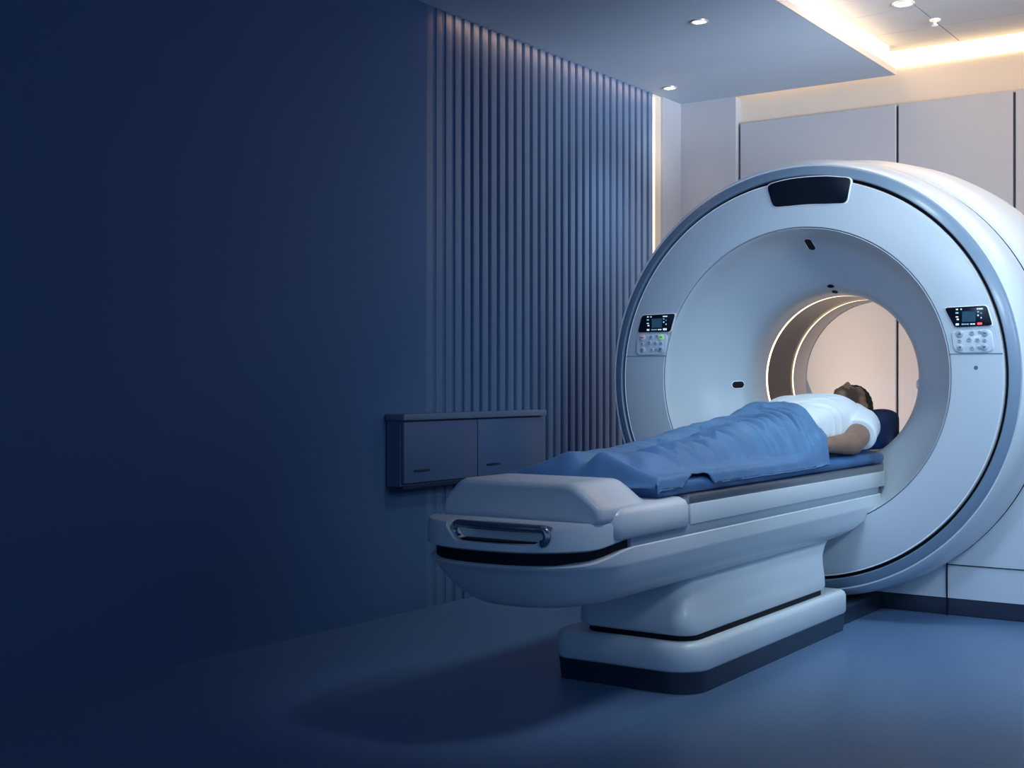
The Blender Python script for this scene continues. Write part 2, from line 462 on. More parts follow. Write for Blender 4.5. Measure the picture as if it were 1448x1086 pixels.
# dark headline window
win = round_poly([(-2.252, 1.868), (-2.195, 1.880), (-2.13, 1.886), (-2.06, 1.887), (-1.98, 1.883), (-1.872, 1.866), (-1.893, 1.762), (-1.975, 1.766), (-2.06, 1.771), (-2.221, 1.770)], .022)
big = [(GX+.05 + (x-GX-.05)*1.025, 1.825 + (z-1.825)*1.07) for x, z in win]
bm = nb(); poly_prism(bm, win, FY-.006, FY+.01, bev=.002); hw = obj('display_window', bm, 'glass', g)
bm = nb(); poly_prism(bm, big, FY-.003, FY+.01, bev=.001); obj('window_bezel', bm, 'trim', hw)
# sensors on the funnel
def sensor(name, ang, r, y, along, across, m='black', slope=None, rim=True):
    """capsule window whose long axis follows the funnel slope (across=False) or the circumference"""
    dr = Vector((math.cos(ang), 0, math.sin(ang))); tg = Vector((-math.sin(ang), 0, math.cos(ang)))
    # slope direction in the (dr, y) plane
    i = min(range(len(FUN)-1), key=lambda i: abs((FUN[i][0]+FUN[i+1][0])/2 - r) if i > 2 else 9)
    s = (dr*(FUN[i+1][0]-FUN[i][0]) + Vector((0, 1, 0))*(FUN[i+1][1]-FUN[i][1])).normalized()
    nn = s.cross(tg).normalized()
    c = Vector((GX, y, GZ)) + dr*r
    if nn.dot(Vector((GX, FY, GZ))-c) < 0: nn = -nn
    def capsule(bm, L, W, h0, h1):
        pts = []
        for k in range(9):
            a = -PI/2 + PI*k/8; pts.append((L/2 - W/2 + W/2*math.cos(a), W/2*math.sin(a)))
        for k in range(9):
            a = PI/2 + PI*k/8; pts.append((-L/2 + W/2 + W/2*math.cos(a), W/2*math.sin(a)))
        loft(bm, [[tuple(c + s*u + tg*v + nn*h) for u, v in pts] for h in (h0, h1)])
    bm = nb(); capsule(bm, along, across, -.012, .004); q = obj(name, bm, m, g, 40)
    if rim:
        bm = nb(); capsule(bm, along+.010, across+.010, -.012, .002); obj('rim', bm, 'trim', q, 40)
    return q
sensor('laser_window', R(91), .592, 5.447, .085, .030)
sensor('laser_window', R(184), .437, 5.626, .058, .030)
sensor('laser_window', R(-4), .392, 5.70, .05, .030)
sensor('sensor_dot', R(88.5), .418, 5.645, .02, .030, rim=False)
sensor('sensor_dot', R(88), .396, 5.69, .03, .026, rim=False)
# screw dot
bm = nb(); lathe(bm, [(.0001, FY-.002), (.008, FY-.002), (.008, FY+.003)], -1.364, 1.065, seg=16); obj('screw_cap', bm, 'keyd', g)

def screen(pts, cx, cz, mirror):
    sh = round_poly(pts, .012)
    bm = nb(); poly_prism(bm, sh, FY-.007, FY+.01, bev=.002)
    s = obj('display_screen', bm, 'glass', g)
    mx = sum(p[0] for p in pts)/4; mz = sum(p[1] for p in pts)/4
    bm = nb(); poly_prism(bm, [(mx+(x-mx)*1.06, mz+(z-mz)*1.09) for x, z in sh], FY-.003, FY+.01, bev=.001)
    obj('bezel', bm, 'trim', s)
    bm = nb(); box(bm, cx-.026, cx+.026, FY-.0085, FY-.006, cz-.021, cz+.021); obj('image_area', bm, 'scr', s, None)
    bm = nb(); W = .056
    rr = random.Random(9 if mirror else 5)
    def dot(x, z, w, h, mi=0): box(bm, cx+x-w/2, cx+x+w/2, FY-.009, FY-.006, cz+z-h/2, cz+z+h/2, mi=mi)
    for x in (-.046, -.030, .034, .042, .050): dot(x, .030, .008 if abs(x) > .04 else .005, .005)
    for x in (-.046,): 
        dot(x, .016, .011, .006, 1); dot(x, 0, .010, .004, 0); dot(x+.003, -.010, .008, .006, 0)
    dot(-.045, -.030, .012, .008, 0)
    for x in (-.024, -.014, -.004, .010, .020): dot(x, -.030, .008, .005, 0 if x > 0 else 1)
    dot(.036, .018, .006, .006, 1); dot(.036, .004, .005, .006, 0); dot(.048, .012, .004, .004, 1); dot(.048, -.006, .004, .005, 0)
    dot(.042, -.029, .018, .009, 2 if mirror else 0)
    obj('screen_icons', bm, ['icon', 'icong', 'iconr'], s, None)
screen([(-1.486, 1.307), (-1.322, 1.311), (-1.300, 1.232), (-1.445, 1.227)], -1.390, 1.269, True)
screen([(-2.868, 1.318), (-2.697, 1.321), (-2.722, 1.240), (-2.890, 1.239)], -2.790, 1.280, False)

def keypad(pts, rows, special):
    sh = round_poly(pts, .022)
    bm = nb(); poly_prism(bm, sh, FY-.005, FY+.01, bev=.003)
    k = obj('keypad', bm, 'keypad', g, 50)
    for i, (x, z, r, kind) in enumerate(rows):
        bm = nb(); lathe(bm, [(.0002, FY-.0095), (r*.85, FY-.0095), (r, FY-.008), (r, FY-.004)], x, z, seg=20)
        b = obj('button', bm, {'g': 'keyg', 'p': 'keyp'}.get(kind, 'key'), k, 40)
        bm = nb()
        if kind == 'u': poly_prism(bm, [(x-r*.5, z-r*.3), (x+r*.5, z-r*.3), (x, z+r*.5)], FY-.0105, FY-.009)
        elif kind == 'd': poly_prism(bm, [(x-r*.5, z+r*.3), (x, z-r*.5), (x+r*.5, z+r*.3)], FY-.0105, FY-.009)
        else: box(bm, x-r*.45, x+r*.45, FY-.0105, FY-.009, z-r*.16, z+r*.16)
        obj('symbol', bm, 'keyd', b, None)
def keys(cx, cz, left):
    L = [(-.048, .030, .015, 'p' if left else 'u'), (0.0, .032, .010, 'm'), (.030, .036, .006, 'm'), (.050, .030, .014, 'g' if left else 'm'),
         (-.048, .002, .008, 'm'), (-.010, .006, .010, 'm'), (.022, .004, .009, 'm'), (.050, .002, .008, 'm'),
         (-.046, -.026, .013, 'd'), (.002, -.028, .009, 'm'), (.027, -.026, .007, 'm'), (.048, -.026, .014, 'd')]
    return [(cx+a, cz+b, r, k) for a, b, r, k in L]
keypad([(-1.462, 1.212), (-1.304, 1.216), (-1.294, 1.135), (-1.32, 1.126), (-1.43, 1.126), (-1.449, 1.140)], keys(-1.378, 1.172, False), 0)
keypad([(-2.893, 1.229), (-2.735, 1.230), (-2.748, 1.146), (-2.775, 1.136), (-2.88, 1.136), (-2.903, 1.146)], keys(-2.818, 1.185, True), 0)

# ------------------------------------------------------------------ examination table
TX = -2.10
tb = thing('examination_table', 'white motorised patient table on a stepped pedestal before the scanner', 'table', (TX, 4.4, 0))
bm = nb()
loft(bm, [rrect(-2.355, -1.835, 3.715, 5.10, (.10, .03, .03, .05), z) for z in (0, .008)] + [rrect(-2.36, -1.83, 3.71, 5.105, (.11, .03, .03, .05), .07)])
obj('base_plinth', bm, 'navyp', tb)
bm = nb()
loft(bm, [rrect(-2.358, -1.832, 3.712, 5.10, (.11, .03, .03, .05), .070), rrect(-2.365, -1.825, 3.70, 5.105, (.12, .03, .03, .06), .080),
          rrect(-2.365, -1.825, 3.70, 5.105, (.12, .03, .03, .06), .145), rrect(-2.361, -1.829, 3.706, 5.10, (.12, .03, .03, .06), .157), rrect(-2.35, -1.84, 3.72, 5.09, (.11, .025, .025, .05), .165)])
obj('base_cover', bm, 'white', tb, 50)
bm = nb(); loft(bm, [rrect(-2.275, -1.862, 3.75, 4.965, .08, z) for z in (.160, .19)]); obj('bellows_gap', bm, 'black', tb)
bm = nb()
ps = []
for z, x0, x1, y0, y1, r in ((.184, -2.285, -1.862, 3.745, 4.965, .06), (.190, -2.292, -1.855, 3.735, 4.972, .07), (.20, -2.295, -1.852, 3.73, 4.975, .07),
                             (.24, -2.295, -1.858, 3.735, 4.985, .07), (.28, -2.295, -1.87, 3.75, 5.0, .07), (.31, -2.295, -1.885, 3.77, 5.035, .07), (.34, -2.29, -1.90, 3.79, 5.10, .07), (.375, -2.285, -1.915, 3.81, 5.20, .07)):
    ps.append(rrect(x0, x1, y0, y1, r, z))
loft(bm, ps); obj('pedestal', bm, 'white', tb, 50)
obj('cable_duct', bx(-2.33, -1.872, 5.105, 5.674, 0, .072, bev=.003), 'navyp', tb)

def bow(hw, y0, yc, y1, z, n=2.5, K=36, rr=.02, zf=None):
    pts = [(TX+hw, y1, z)]
    for k in range(K+1):
        a = PI*k/K; cx_ = math.cos(a); sy = math.sin(a)
        x = hw*math.copysign(abs(cx_)**(2/n), cx_); y_ = yc - (yc-y0)*abs(sy)**(2/n)
        pts.append((TX+x, y_, z))
    pts.append((TX-hw, y1, z))
    if zf: pts = [(x, y_, z + zf(y_)) for x, y_, z in pts]
    return pts
# lower tray
drop = lambda y_: -.034*(1 - sstep(3.02, 3.27, y_))
bm = nb()
loft(bm, [bow(.16, 3.10, 3.36, 4.98, .357), bow(.20, 3.06, 3.34, 5.03, .361), bow(.232, 3.03, 3.33, 5.12, .376), bow(.262, 3.00, 3.31, 5.22, .402), bow(.284, 2.965, 3.29, 5.30, .436),
          bow(.293, 2.94, 3.28, 5.36, .462), bow(.299, 2.925, 3.27, 5.405, .478), bow(.301, 2.915, 3.26, 5.425, .484), bow(.302, 2.905, 3.26, 5.43, .49), bow(.302, 2.90, 3.26, 5.43, .53, zf=drop), bow(.298, 2.905, 3.262, 5.428, .534, zf=drop)])
obj('lower_tray', bm, 'white', tb, 40)
# dark slot behind the bow and grey side strips
bm = nb(); loft(bm, [bow(.288, 2.922, 3.262, 3.5, .48), bow(.288, 2.922, 3.262, 3.5, .565)]); obj('slot_liner', bm, 'black', tb)
for s in (-1, 1):
    bm = nb(); xa, xb = sorted((TX+s*.20, TX+s*.299)); box(bm, xa, xb, 3.245, 5.415, .525, .563, bev=.002); obj('side_strip', bm, 'strip', tb)
    bm = nb(); xa, xb = sorted((TX+s*.20, TX+s*.302)); box(bm, xa, xb, 3.622, 5.485, .562, .626, bev=.003); obj('side_panel', bm, 'white', tb)
    bm = nb(); xa, xb = sorted((TX+s*.26, TX+s*.299)); box(bm, xa, xb, 3.618, 5.48, .627, .653, bev=.004); obj('steel_rail', bm, 'steel', tb)
    bm = nb(); xa, xb = sorted((TX+s*.14, TX+s*.312))
    loft(bm, [rrect(xa+.012, xb-.012, 3.148, 3.608, .03, .557), rrect(xa, xb, 3.137, 3.618, .04, .567), rrect(xa, xb, 3.135, 3.619, .045, .60), rrect(xa, xb, 3.137, 3.619, .045, .625), rrect(xa+.006, xb-.007, 3.15, 3.617, .045, .640), rrect(xa+.02, xb-.022, 3.175, 3.605, .04, .650), rrect(xa+.04, xb-.045, 3.20, 3.59, .03, .653)])
    obj('corner_cover', bm, 'white', tb, 60)
obj('deck', bx(TX-.262, TX+.262, 3.40, 5.50, .57, .650), 'steel', tb)
obj('head_cradle', bx(TX-.13, TX+.12, 5.45, 6.02, .672, .700, bev=.006), 'strip', tb)
# end cap with handle notch
lift = lambda y_: .022*sstep(3.05, 3.25, y_)
bm = nb(); loft(bm, [bow(.296, 2.905, 3.23, 3.45, .536, zf=lift), bow(.301, 2.897, 3.22, 3.45, .541, zf=lift), bow(.301, 2.898, 3.22, 3.45, .600), bow(.297, 2.904, 3.22, 3.45, .609), bow(.288, 2.92, 3.22, 3.45, .613)])
cap = obj('end_cap', bm, 'white', tb, 40)
cut = nb(); poly_prism(cut, round_poly([(-2.215, .70), (-2.215, .60), (-2.175, .560), (-1.925, .560), (-1.885, .60), (-1.885, .70)], .02), 2.80, 2.965)
cme = bpy.data.meshes.new('cut'); bmesh.ops.recalc_face_normals(cut, faces=cut.faces); cut.to_mesh(cme); cut.free()
co = bpy.data.objects.new('cut', cme); C.objects.link(co)
md = cap.modifiers.new('b', 'BOOLEAN'); md.object = co; md.operation = 'DIFFERENCE'; md.solver = 'EXACT'
bpy.context.view_layer.update()
nm = bpy.data.meshes.new_from_object(cap.evaluated_get(bpy.context.evaluated_depsgraph_get()))
cap.modifiers.clear(); cap.data = nm
for p in nm.polygons: p.use_smooth = True
nm.set_sharp_from_angle(angle=R(40))
bpy.data.objects.remove(co)
# handle: bar with curled ends
bm = nb(); hp = []
for k in range(9):
    a = R(-90 + 180*k/8); hp.append((-1.905 + .018*math.cos(a), 2.935 - .0, .585 + .020*math.sin(a)))
for k in range(1, 12): hp.append((-1.905 - .28*k/12, 2.935 - .012*math.sin(PI*k/12), .605))
for k in range(9):
    a = R(90 + 180*k/8); hp.append((-2.185 + .018*math.cos(a), 2.935, .585 + .020*math.sin(a)))
tube(bm, hp, .0115, seg=14); obj('handle', bm, 'chrome', tb, 60)
# raised end block: crisp chamfered front, top and shoulders falling to the rear
def eb(d, y_, sc=1.):
    P = [(-.252+d, .609), (.298-d, .609), (.298-d, .650+(.0 if sc == 1 else -.01)), (.205-d*.6, (.722-d)*1.0 - (1-sc)*.10), (-.185+d*.6, .722-d - (1-sc)*.10), (-.252+d, .655+(.0 if sc == 1 else -.01))]
    return [(TX+x, y_, z) for x, z in round_poly(P, .022, 6)]
bm = nb()
loft(bm, [eb(.020, 3.072), eb(.010, 3.075), eb(.003, 3.084), eb(0, 3.098), eb(0, 3.18), eb(.0, 3.30), eb(.002, 3.335), eb(.008, 3.37, .93), eb(.014, 3.405, .72), eb(.018, 3.42, .55)])
obj('end_block', bm, 'white', tb, 50)

# ------------------------------------------------------------------ mattress, pillow
bm = nb()
def mring(dx, z, dy=0):
    # wide body then narrowing towards the head end
    pts = []
    base = [(TX+.272-dx, 3.462+dx), (TX+.272-dx, 5.50), (TX+.262-dx, 5.58-dx), (TX+.225-dx, 5.645-dx), (TX+.16, 5.675-dx), (TX-.16, 5.675-dx), (TX-.225+dx, 5.645-dx), (TX-.262+dx, 5.58-dx), (TX-.272+dx, 5.50), (TX-.272+dx, 3.462+dx)]
    # densify
    out = []
    for i, p in enumerate(base):
        q = base[(i+1) % len(base)]
        L = math.dist(p, q); n_ = max(1, int(L/.06)) if False else {0: 30, 4: 5, 8: 30, 9: 8}.get(i, 2)
        for k in range(n_):
            t = k/n_; x = p[0]+(q[0]-p[0])*t; y_ = p[1]+(q[1]-p[1])*t
            w = .0035*noise.noise(Vector((x*4, y_*7, z*20)))
            out.append((x+w, y_+w, z + .002*noise.noise(Vector((x*9, y_*12, 3)))))
    return out
loft(bm, [mring(.012, .653), mring(.002, .660), mring(-.003, .675), mring(-.002, .688), mring(.006, .698), mring(.02, .703), mring(.06, .705)])
mt = obj('table_mattress', bm, 'pad', None, 60)
tag(mt, 'long blue vinyl mattress pad lying along the patient table', 'mattress')

bm = nb()
NU, NV = 48, 28
grid = {}
px0, py0, pz0 = TX+.008, 5.82, .778
def pil(u, v):
    # u around, v -1..1 : superellipsoid pillow
    a = 2*PI*u/NU; b = -PI/2 + PI*v/NV
    def se(w, m_): return math.copysign(abs(w)**m_, w)
    x = .206*se(math.cos(b), .35)*se(math.cos(a), .3)
    y_ = .205*se(math.cos(b), .35)*se(math.sin(a), .3)
    z = .084*se(math.sin(b), .42)
    z += .012*noise.noise(Vector((x*9, y_*9, 1.3)))
    if z > 0:
        dent = math.exp(-((x-.03)**2/.010 + (y_+.10)**2/.018)); z -= .062*dent
        z += .022*sstep(.0, .18, y_)
    else:
        z = max(z, -.071)
    return (px0+x, py0+y_, pz0+z)
rings = [[bm.verts.new(pil(u, v)) for u in range(NU)] for v in range(NV+1)]
for a, b in zip(rings, rings[1:]):
    for k in range(NU): bm.faces.new((a[k], a[(k+1) % NU], b[(k+1) % NU], b[k]))
bmesh.ops.remove_doubles(bm, verts=bm.verts, dist=1e-5)
pw = obj('pillow', bm, 'pillow', None, 80)
tag(pw, 'dark navy pillow under the head at the bore mouth', 'pillow')

# ------------------------------------------------------------------ person
PX = -2.075
pe = thing('person', 'man in a white t-shirt lying face up with eyes closed, legs under a blue blanket', 'person', (PX, 4.9, .70))
# body (arms, neck, hips, legs, head) as one fused surface
bm = nb()
HC = Vector((PX+.030, 5.735, .897))        # head centre
def H(x, y_, z): return HC + Vector((x, y_, z))
ball(bm, H(0, .020, -.010), (.076, .104, .094))        # skull: x width, y crown-chin, z depth
ball(bm, H(0, -.045, .030), (.060, .075, .066))        # face block
ball(bm, H(0, -.095, .050), (.036, .036, .036))        # chin
ball(bm, H(0, -.060, .018), (.062, .050, .052))        # jaw
for s in (-1, 1):
    ball(bm, H(s*.040, -.020, .064), (.024, .030, .022))   # cheeks
    ball(bm, H(s*.030, .012, .074), (.019, .012, .011))    # closed eyelids
    ball(bm, H(s*.028, .032, .080), (.026, .011, .012))    # brow ridge
    ball(bm, H(s*.078, .002, -.002), (.010, .030, .020), Matrix.Rotation(s*.25, 4, 'Z'))  # ear
ball(bm, H(0, .050, .052), (.060, .050, .040))          # forehead
tube(bm, [H(0, .020, .083), H(0, -.004, .093), H(0, -.022, .103), H(0, -.032, .097)], [.009, .011, .0125, .011], seg=12)  # nose
for s in (-1, 1): ball(bm, H(s*.012, -.028, .093), (.010, .011, .010))
ball(bm, H(0, -.058, .089), (.024, .008, .010)); ball(bm, H(0, -.071, .086), (.022, .008, .010))  # lips
limb(bm, H(0, -.02, -.03), (PX, 5.50, .80), .056, .062)  # neck
# torso under shirt, hips
ball(bm, (PX, 5.30, .80), (.165, .19, .10)); ball(bm, (PX, 5.06, .79), (.155, .18, .085)); ball(bm, (PX, 4.86, .785), (.165, .15, .08))
def arm(s):
    sh = Vector((PX+s*.195, 5.43, .812)); el = Vector((PX+s*.236, 5.195, .754)); wr = Vector((PX+s*.218, 4.93, .757))
    limb(bm, sh, el, .062, .047); ball(bm, el, (.043, .050, .045))
    limb(bm, el, wr, .047, .031); ball(bm, el.lerp(wr, .22), (.047, .085, .045))
    ha = wr + Vector((-s*.02, -.07, -.005))
    limb(bm, wr, ha, .026, .024); ball(bm, ha, (.036, .045, .016))
    for k, L in enumerate((.070, .080, .075, .058)):
        f0 = ha + Vector((-.026 + .0175*k, -.035, 0)); f1 = f0 + Vector((0, -L*.55, .006)); f2 = f1 + Vector((0, -L*.45, -.012))
        tube(bm, [f0, f1, f2], [.0095, .009, .0075], seg=8)
    t0 = ha + Vector((-s*.030, .015, 0)); tube(bm, [t0, t0 + Vector((-s*.022, -.028, .004)), t0 + Vector((-s*.028, -.055, .0))], [.012, .010, .008], seg=8)
arm(1); arm(-1)
for s in (-1, 1):
    limb(bm, (PX+s*.085, 4.80, .775), (PX+s*.085, 4.22, .755), .072, .048)
    limb(bm, (PX+s*.085, 4.22, .755), (PX+s*.062, 3.60, .740), .048, .032)
    limb(bm, (PX+s*.062, 3.60, .738), (PX+s*.058, 3.535, .755), .030, .020)
body = fuse('body', bm, ['skin'], pe, voxel=.0062, smooth=3)
at = body.data.color_attributes.new('beard', 'FLOAT_COLOR', 'POINT')
for v in body.data.vertices:
    d = Vector(v.co) - HC; b_ = 0
    if abs(d.x) < .1 and -.17 < d.y < .12:
        b_ = sstep(-.012, -.050, d.y + .25*(abs(d.x)-.03)) * sstep(-.14, -.10, d.y) * sstep(-.09, -.04, d.z)
        if abs(d.x) < .026 and -.080 < d.y < -.050 and d.z > .080: b_ *= .25
        if abs(d.x) < .03 and d.y > -.045 and d.z > .07: b_ = 0
    at.data[v.index].color = (b_, b_, b_, 1)
# hair: a close cap over the skull, short on top
bm = nb()
for i in range(26):
    for j in range(14):
        a = 2*PI*i/26; b = PI*j/26
        # pole towards the crown (+y)
        x = .080*math.sin(b)*math.cos(a); z = .099*math.sin(b)*math.sin(a); y_ = .109*math.cos(b)
        lim = .034 if z > .050 else (.034 - (.050-z)*.9)
        if y_ > max(lim, -.035):
            ball(bm, H(x*1.02, .024+y_*1.02, -.008+z*1.0), .0165, seg=8)
ball(bm, H(0, .035, -.020), (.078, .100, .088))
hr = fuse('hair', bm, 'hair', pe, voxel=.0045, smooth=2)
for s in (-1, 1):
    bm = nb(); tube(bm, [H(s*.012, .034, .088), H(s*.028, .040, .092), H(s*.048, .032, .080)], [.004, .005, .003], seg=8); obj('eyebrow', bm, 'brow', pe)
    bm = nb(); tube(bm, [H(s*.014, .004, .083), H(s*.030, .0, .0855), H(s*.046, .004, .077)], [.0015, .002, .0015], seg=6); obj('eyelashes', bm, 'brow', pe)
# t-shirt
bm = nb()
sh = []
for y_, hw_, z0, z1 in catmull([(4.76, .168, .718, .858), (4.86, .176, .714, .872), (4.98, .180, .710, .905), (5.10, .184, .708, .925), (5.20, .190, .707, .944), (5.29, .196, .707, .955), (5.37, .203, .708, .957), (5.44, .200, .710, .945), (5.50, .170, .715, .920), (5.545, .115, .73, .893), (5.575, .085, .75, .873)], 6):
    ring_ = []
    zc = (z0+z1)/2; hz = (z1-z0)/2
    for k in range(40):
        a = 2*PI*k/40
        ex = .72
        ring_.append((PX + hw_*math.copysign(abs(math.cos(a))**ex, math.cos(a)), y_, zc + hz*math.copysign(abs(math.sin(a))**ex, math.sin(a))))
    sh.append(ring_)
loft(bm, sh)
for s in (-1, 1):
    limb(bm, (PX+s*.150, 5.445, .835), (PX+s*.198, 5.42, .815), .085, .078)
    tube(bm, [(PX+s*.185, 5.44, .826), (PX+s*.205, 5.385, .808), (PX+s*.222, 5.315, .786), (PX+s*.2235, 5.308, .784)], [.076, .074, .073, .068], seg=24)
shirt = fuse('t_shirt', bm, 'shirt', pe, voxel=.0058, smooth=7)
NRM = [v.normal.copy() for v in shirt.data.vertices]
# cotton wrinkles on the shirt
SW = [((.02, 5.10), (.15, 5.26), .010, .0045), ((.08, 5.08), (.19, 5.20), .009, .005), ((.13, 5.06), (.20, 5.14), .008, .005), ((.10, 5.28), (.16, 5.40), .009, -.006),
      ((-.02, 5.04), (.10, 5.16), .010, .004), ((.05, 5.33), (.17, 5.42), .008, .004), ((-.1, 5.05), (.0, 5.09), .012, .004)]
def segd(p, a, b):
    ax, ay = a; bx_, by = b; dx, dy = bx_-ax, by-ay
    t = max(0, min(1, ((p[0]-ax)*dx + (p[1]-ay)*dy)/(dx*dx+dy*dy)))
    return math.hypot(p[0]-ax-dx*t, p[1]-ay-dy*t), t
for v in shirt.data.vertices:
    n_ = NRM[v.index]
    if v.co.y < 5.5:
        d = .0035*noise.noise(Vector((v.co.x*18, v.co.y*9, v.co.z*14)))
        for a, b, w, am in SW:
            q, t = segd((v.co.x-PX, v.co.y), a, b)
            d += am*math.exp(-(q/w)**2)*math.sin(PI*min(1, max(0, .1+.8*t)))
        v.co = v.co + n_*(d*1.6)

# ------------------------------------------------------------------ blanket
MZ = .705
def body_h(x, y_):
    """height of what lies under the blanket above the pad"""
    def lobe(cx, hw_, top, p=2.):
        t = abs(x-cx)/hw_
        return top*max(0, 1-t**p)**.5 if t < 1 else 0
    top = HT(y_)
    k = sstep(4.1, 4.8, y_)
    hw_ = .150 + .055*sstep(4.1, 4.8, y_)
    a = max(lobe(-.085, hw_*.66, top), lobe(.085, hw_*.66, top))
    mid = lobe(0, hw_*1.18, top*(.74 + .26*k), 2.2)
    h = max(a, mid)
    # feet: steep in front, a ridge running down to the near corner
    if y_ < 3.9:
        h *= sstep(3.47, 3.62, y_)
        for fx, fy, tp in ((.045, 3.475, .076), (-.075, 3.487, .076)):
            dy = (y_-fy)/(.034 if y_ < fy else .24)
            h = max(h, tp*math.exp(-((x-fx)/.046)**2*.8)*math.exp(-dy*dy))
        q, t = segd((x, y_), (.045, 3.475), (.262, 3.44))
        h = max(h, .074*(1-t)**1.1*math.exp(-(q/.022)**2) if y_ < 3.52 else h)
        q, t = segd((x, y_), (-.075, 3.487), (-.27, 3.46))
        h = max(h, .074*(1-t)**1.1*math.exp(-(q/.026)**2) if y_ < 3.52 else h)
    if y_ > 4.6:
        t = abs(abs(x)-.215)/.055
        if t < 1: h = max(h, .092*math.sqrt(1-t*t)*sstep(4.6, 4.8, y_))
    return h
_HT = [(3.3, .05), (3.5, .060), (3.8, .068), (4.04, .090), (4.36, .128), (4.76, .160), (5.0, .196), (5.2, .2)]
def HT(y_):
    for (a, p), (b, q) in zip(_HT, _HT[1:]):
        if y_ <= b: return p + (q-p)*sstep(0, 1, (y_-a)/(b-a))*.5 + (q-p)*(y_-a)/(b-a)*.5
    return _HT[-1][1]
def nz(x, y_, s, o=0): return noise.noise(Vector((x*s, y_*s, o)))
# folds cross the body: (x0, x1, y at x0, slope, curve, width, height)
FOLDS = []
for x0, x1, y0_, sl, cu, wd, am in ((-.03, .25, 4.86, -.30, -.9, .010, .012), (-.10, .22, 4.90, -.10, -1.4, .012, .010), (.02, .25, 4.74, -.02, -.8, .011, .012), (-.06, .24, 4.66, .05, -1.0, .014, .014),
      (.05, .25, 4.58, .10, .4, .009, .009), (-.02, .25, 4.50, .12, -.6, .014, .013), (.03, .22, 4.42, .22, .2, .010, .010), (-.08, .20, 4.33, .25, .1, .014, .012), (.06, .25, 4.24, .15, .3, .010, .010),
      (-.02, .24, 4.12, .30, .2, .015, .012), (.08, .26, 4.02, .1, .5, .009, .009), (-.10, .12, 3.98, .45, .0, .016, .010), (.00, .25, 3.80, .5, .6, .015, .012), (.05, .26, 3.68, .35, .5, .012, .012),
      (-.16, .0, 4.44, .2, 0, .015, .008), (-.16, .02, 4.20, .3, 0, .014, .008), (-.15, .05, 4.62, .1, -.3, .012, .008), (-.12, .02, 3.82, .5, 0, .015, .008), (.10, .25, 3.90, .25, .4, .009, .008)):
    FOLDS.append((x0, x1, y0_, sl, cu, wd, am))
def folds(x, y_):
    z = 0
    for x0, x1, y0_, sl, cu, wd, am in FOLDS:
        if x0 < x < x1:
            t = (x-x0)/(x1-x0); c = y0_ + sl*(x-x0) + cu*(x-x0)**2
            q = (y_-c)/(wd*(.55 + .9*t))
            if abs(q) < 4:
                e = math.sin(PI*t**.7)**.6 * (1 if x > -.04 else .45)
                z += 1.55*am*e*(math.exp(-abs(q)**1.35) - .55*math.exp(-(q+1.8)**2) - .18*math.exp(-(q-2)**2))
    # fine creases
    wx = x + .03*nz(x, y_, 5, 7); wy = y_ + .05*nz(x, y_, 4, 9)
    sd = .35 + .65*sstep(-.06, .05, x)
    r1 = 1 - abs(noise.noise(Vector((wx*4, wy*13 + x*9, 3.3))))*3.2
    z += .0060*max(0, r1)**2*sd
    r2 = 1 - abs(noise.noise(Vector((wx*11 + wy*4, wy*22 - x*12, 8.1))))*3
    z += .0028*max(0, r2)**2
    return z
NX, NY = 130, 330
xs_ = [-.335 + .67*i/NX for i in range(NX+1)]
bm = nb(); vg = []
half = .272
for j in range(NY+1):
    row = []
    vt = j/NY
    for i in range(NX+1):
        u = xs_[i]
        # blanket outline: foot end at 3.47, waist edge slightly slanted and curved
        yA = 3.432 + .006*math.sin(u*25); yB = 4.965 - .10*sstep(0, .3, u) - .03*sstep(0, .3, -u) + .004*math.sin(u*40)
        y_ = yA + (yB-yA)*vt
        edge_near = .296 + .005*math.sin(y_*9.0) + .004*math.sin(y_*23+1) - .050*sstep(3.46, 3.70, y_)*(1-sstep(3.76, 3.92, y_))
        sc_ = edge_near/.335 if u > 0 else .87
        x = u*sc_
        # smoothed body height
        h = 0; wsum = 0
        for dx, w in ((-.03, 1), (-.015, 2), (0, 3), (.015, 2), (.03, 1)):
            h += w*body_h(x+dx+TX-PX*1.0 if False else x+dx, y_); wsum += w
        h /= wsum
        z = MZ + .008 + h
        damp = sstep(0, .04, h) * .75 + .25
        z += folds(x, y_)*damp*(.35 + .65*sstep(3.5, 3.7, y_))
        z += .0025*nz(x, y_, 7, 2)
        # turned-over band at the waist
        z += .011*sstep(.085, .075, yB-y_ + .012*math.sin(u*9))
        # hem roll along the waist edge
        z += .006*math.exp(-((yB-y_)/.012)**2)
        z -= .035*sstep(3.456, 3.434, y_)
        X_ = PX + x
        over = (X_ - TX) - (half + .004)
        if over > 0:
            z = MZ + .006 - .034*sstep(0, .022, over) + .3*(z-MZ-.008); X_ = TX + half + .008 + over*.18 + .003*math.sin(y_*31)
        z = max(z, .668)
        row.append(bm.verts.new((X_, y_, z)))
    vg.append(row)
for j in range(NY):
    for i in range(NX):
        bm.faces.new((vg[j][i], vg[j][i+1], vg[j+1][i+1], vg[j+1][i]))
bmesh.ops.smooth_vert(bm, verts=bm.verts, factor=.15, use_axis_x=True, use_axis_y=True, use_axis_z=True)
bl = obj('blanket', bm, 'blanket', None, None)
for p in bl.data.polygons: p.use_smooth = True
so = bl.modifiers.new('s', 'SOLIDIFY'); so.thickness = .004; so.offset = 1
tag(bl, 'rumpled blue blanket covering the patient from feet to waist', 'blanket')

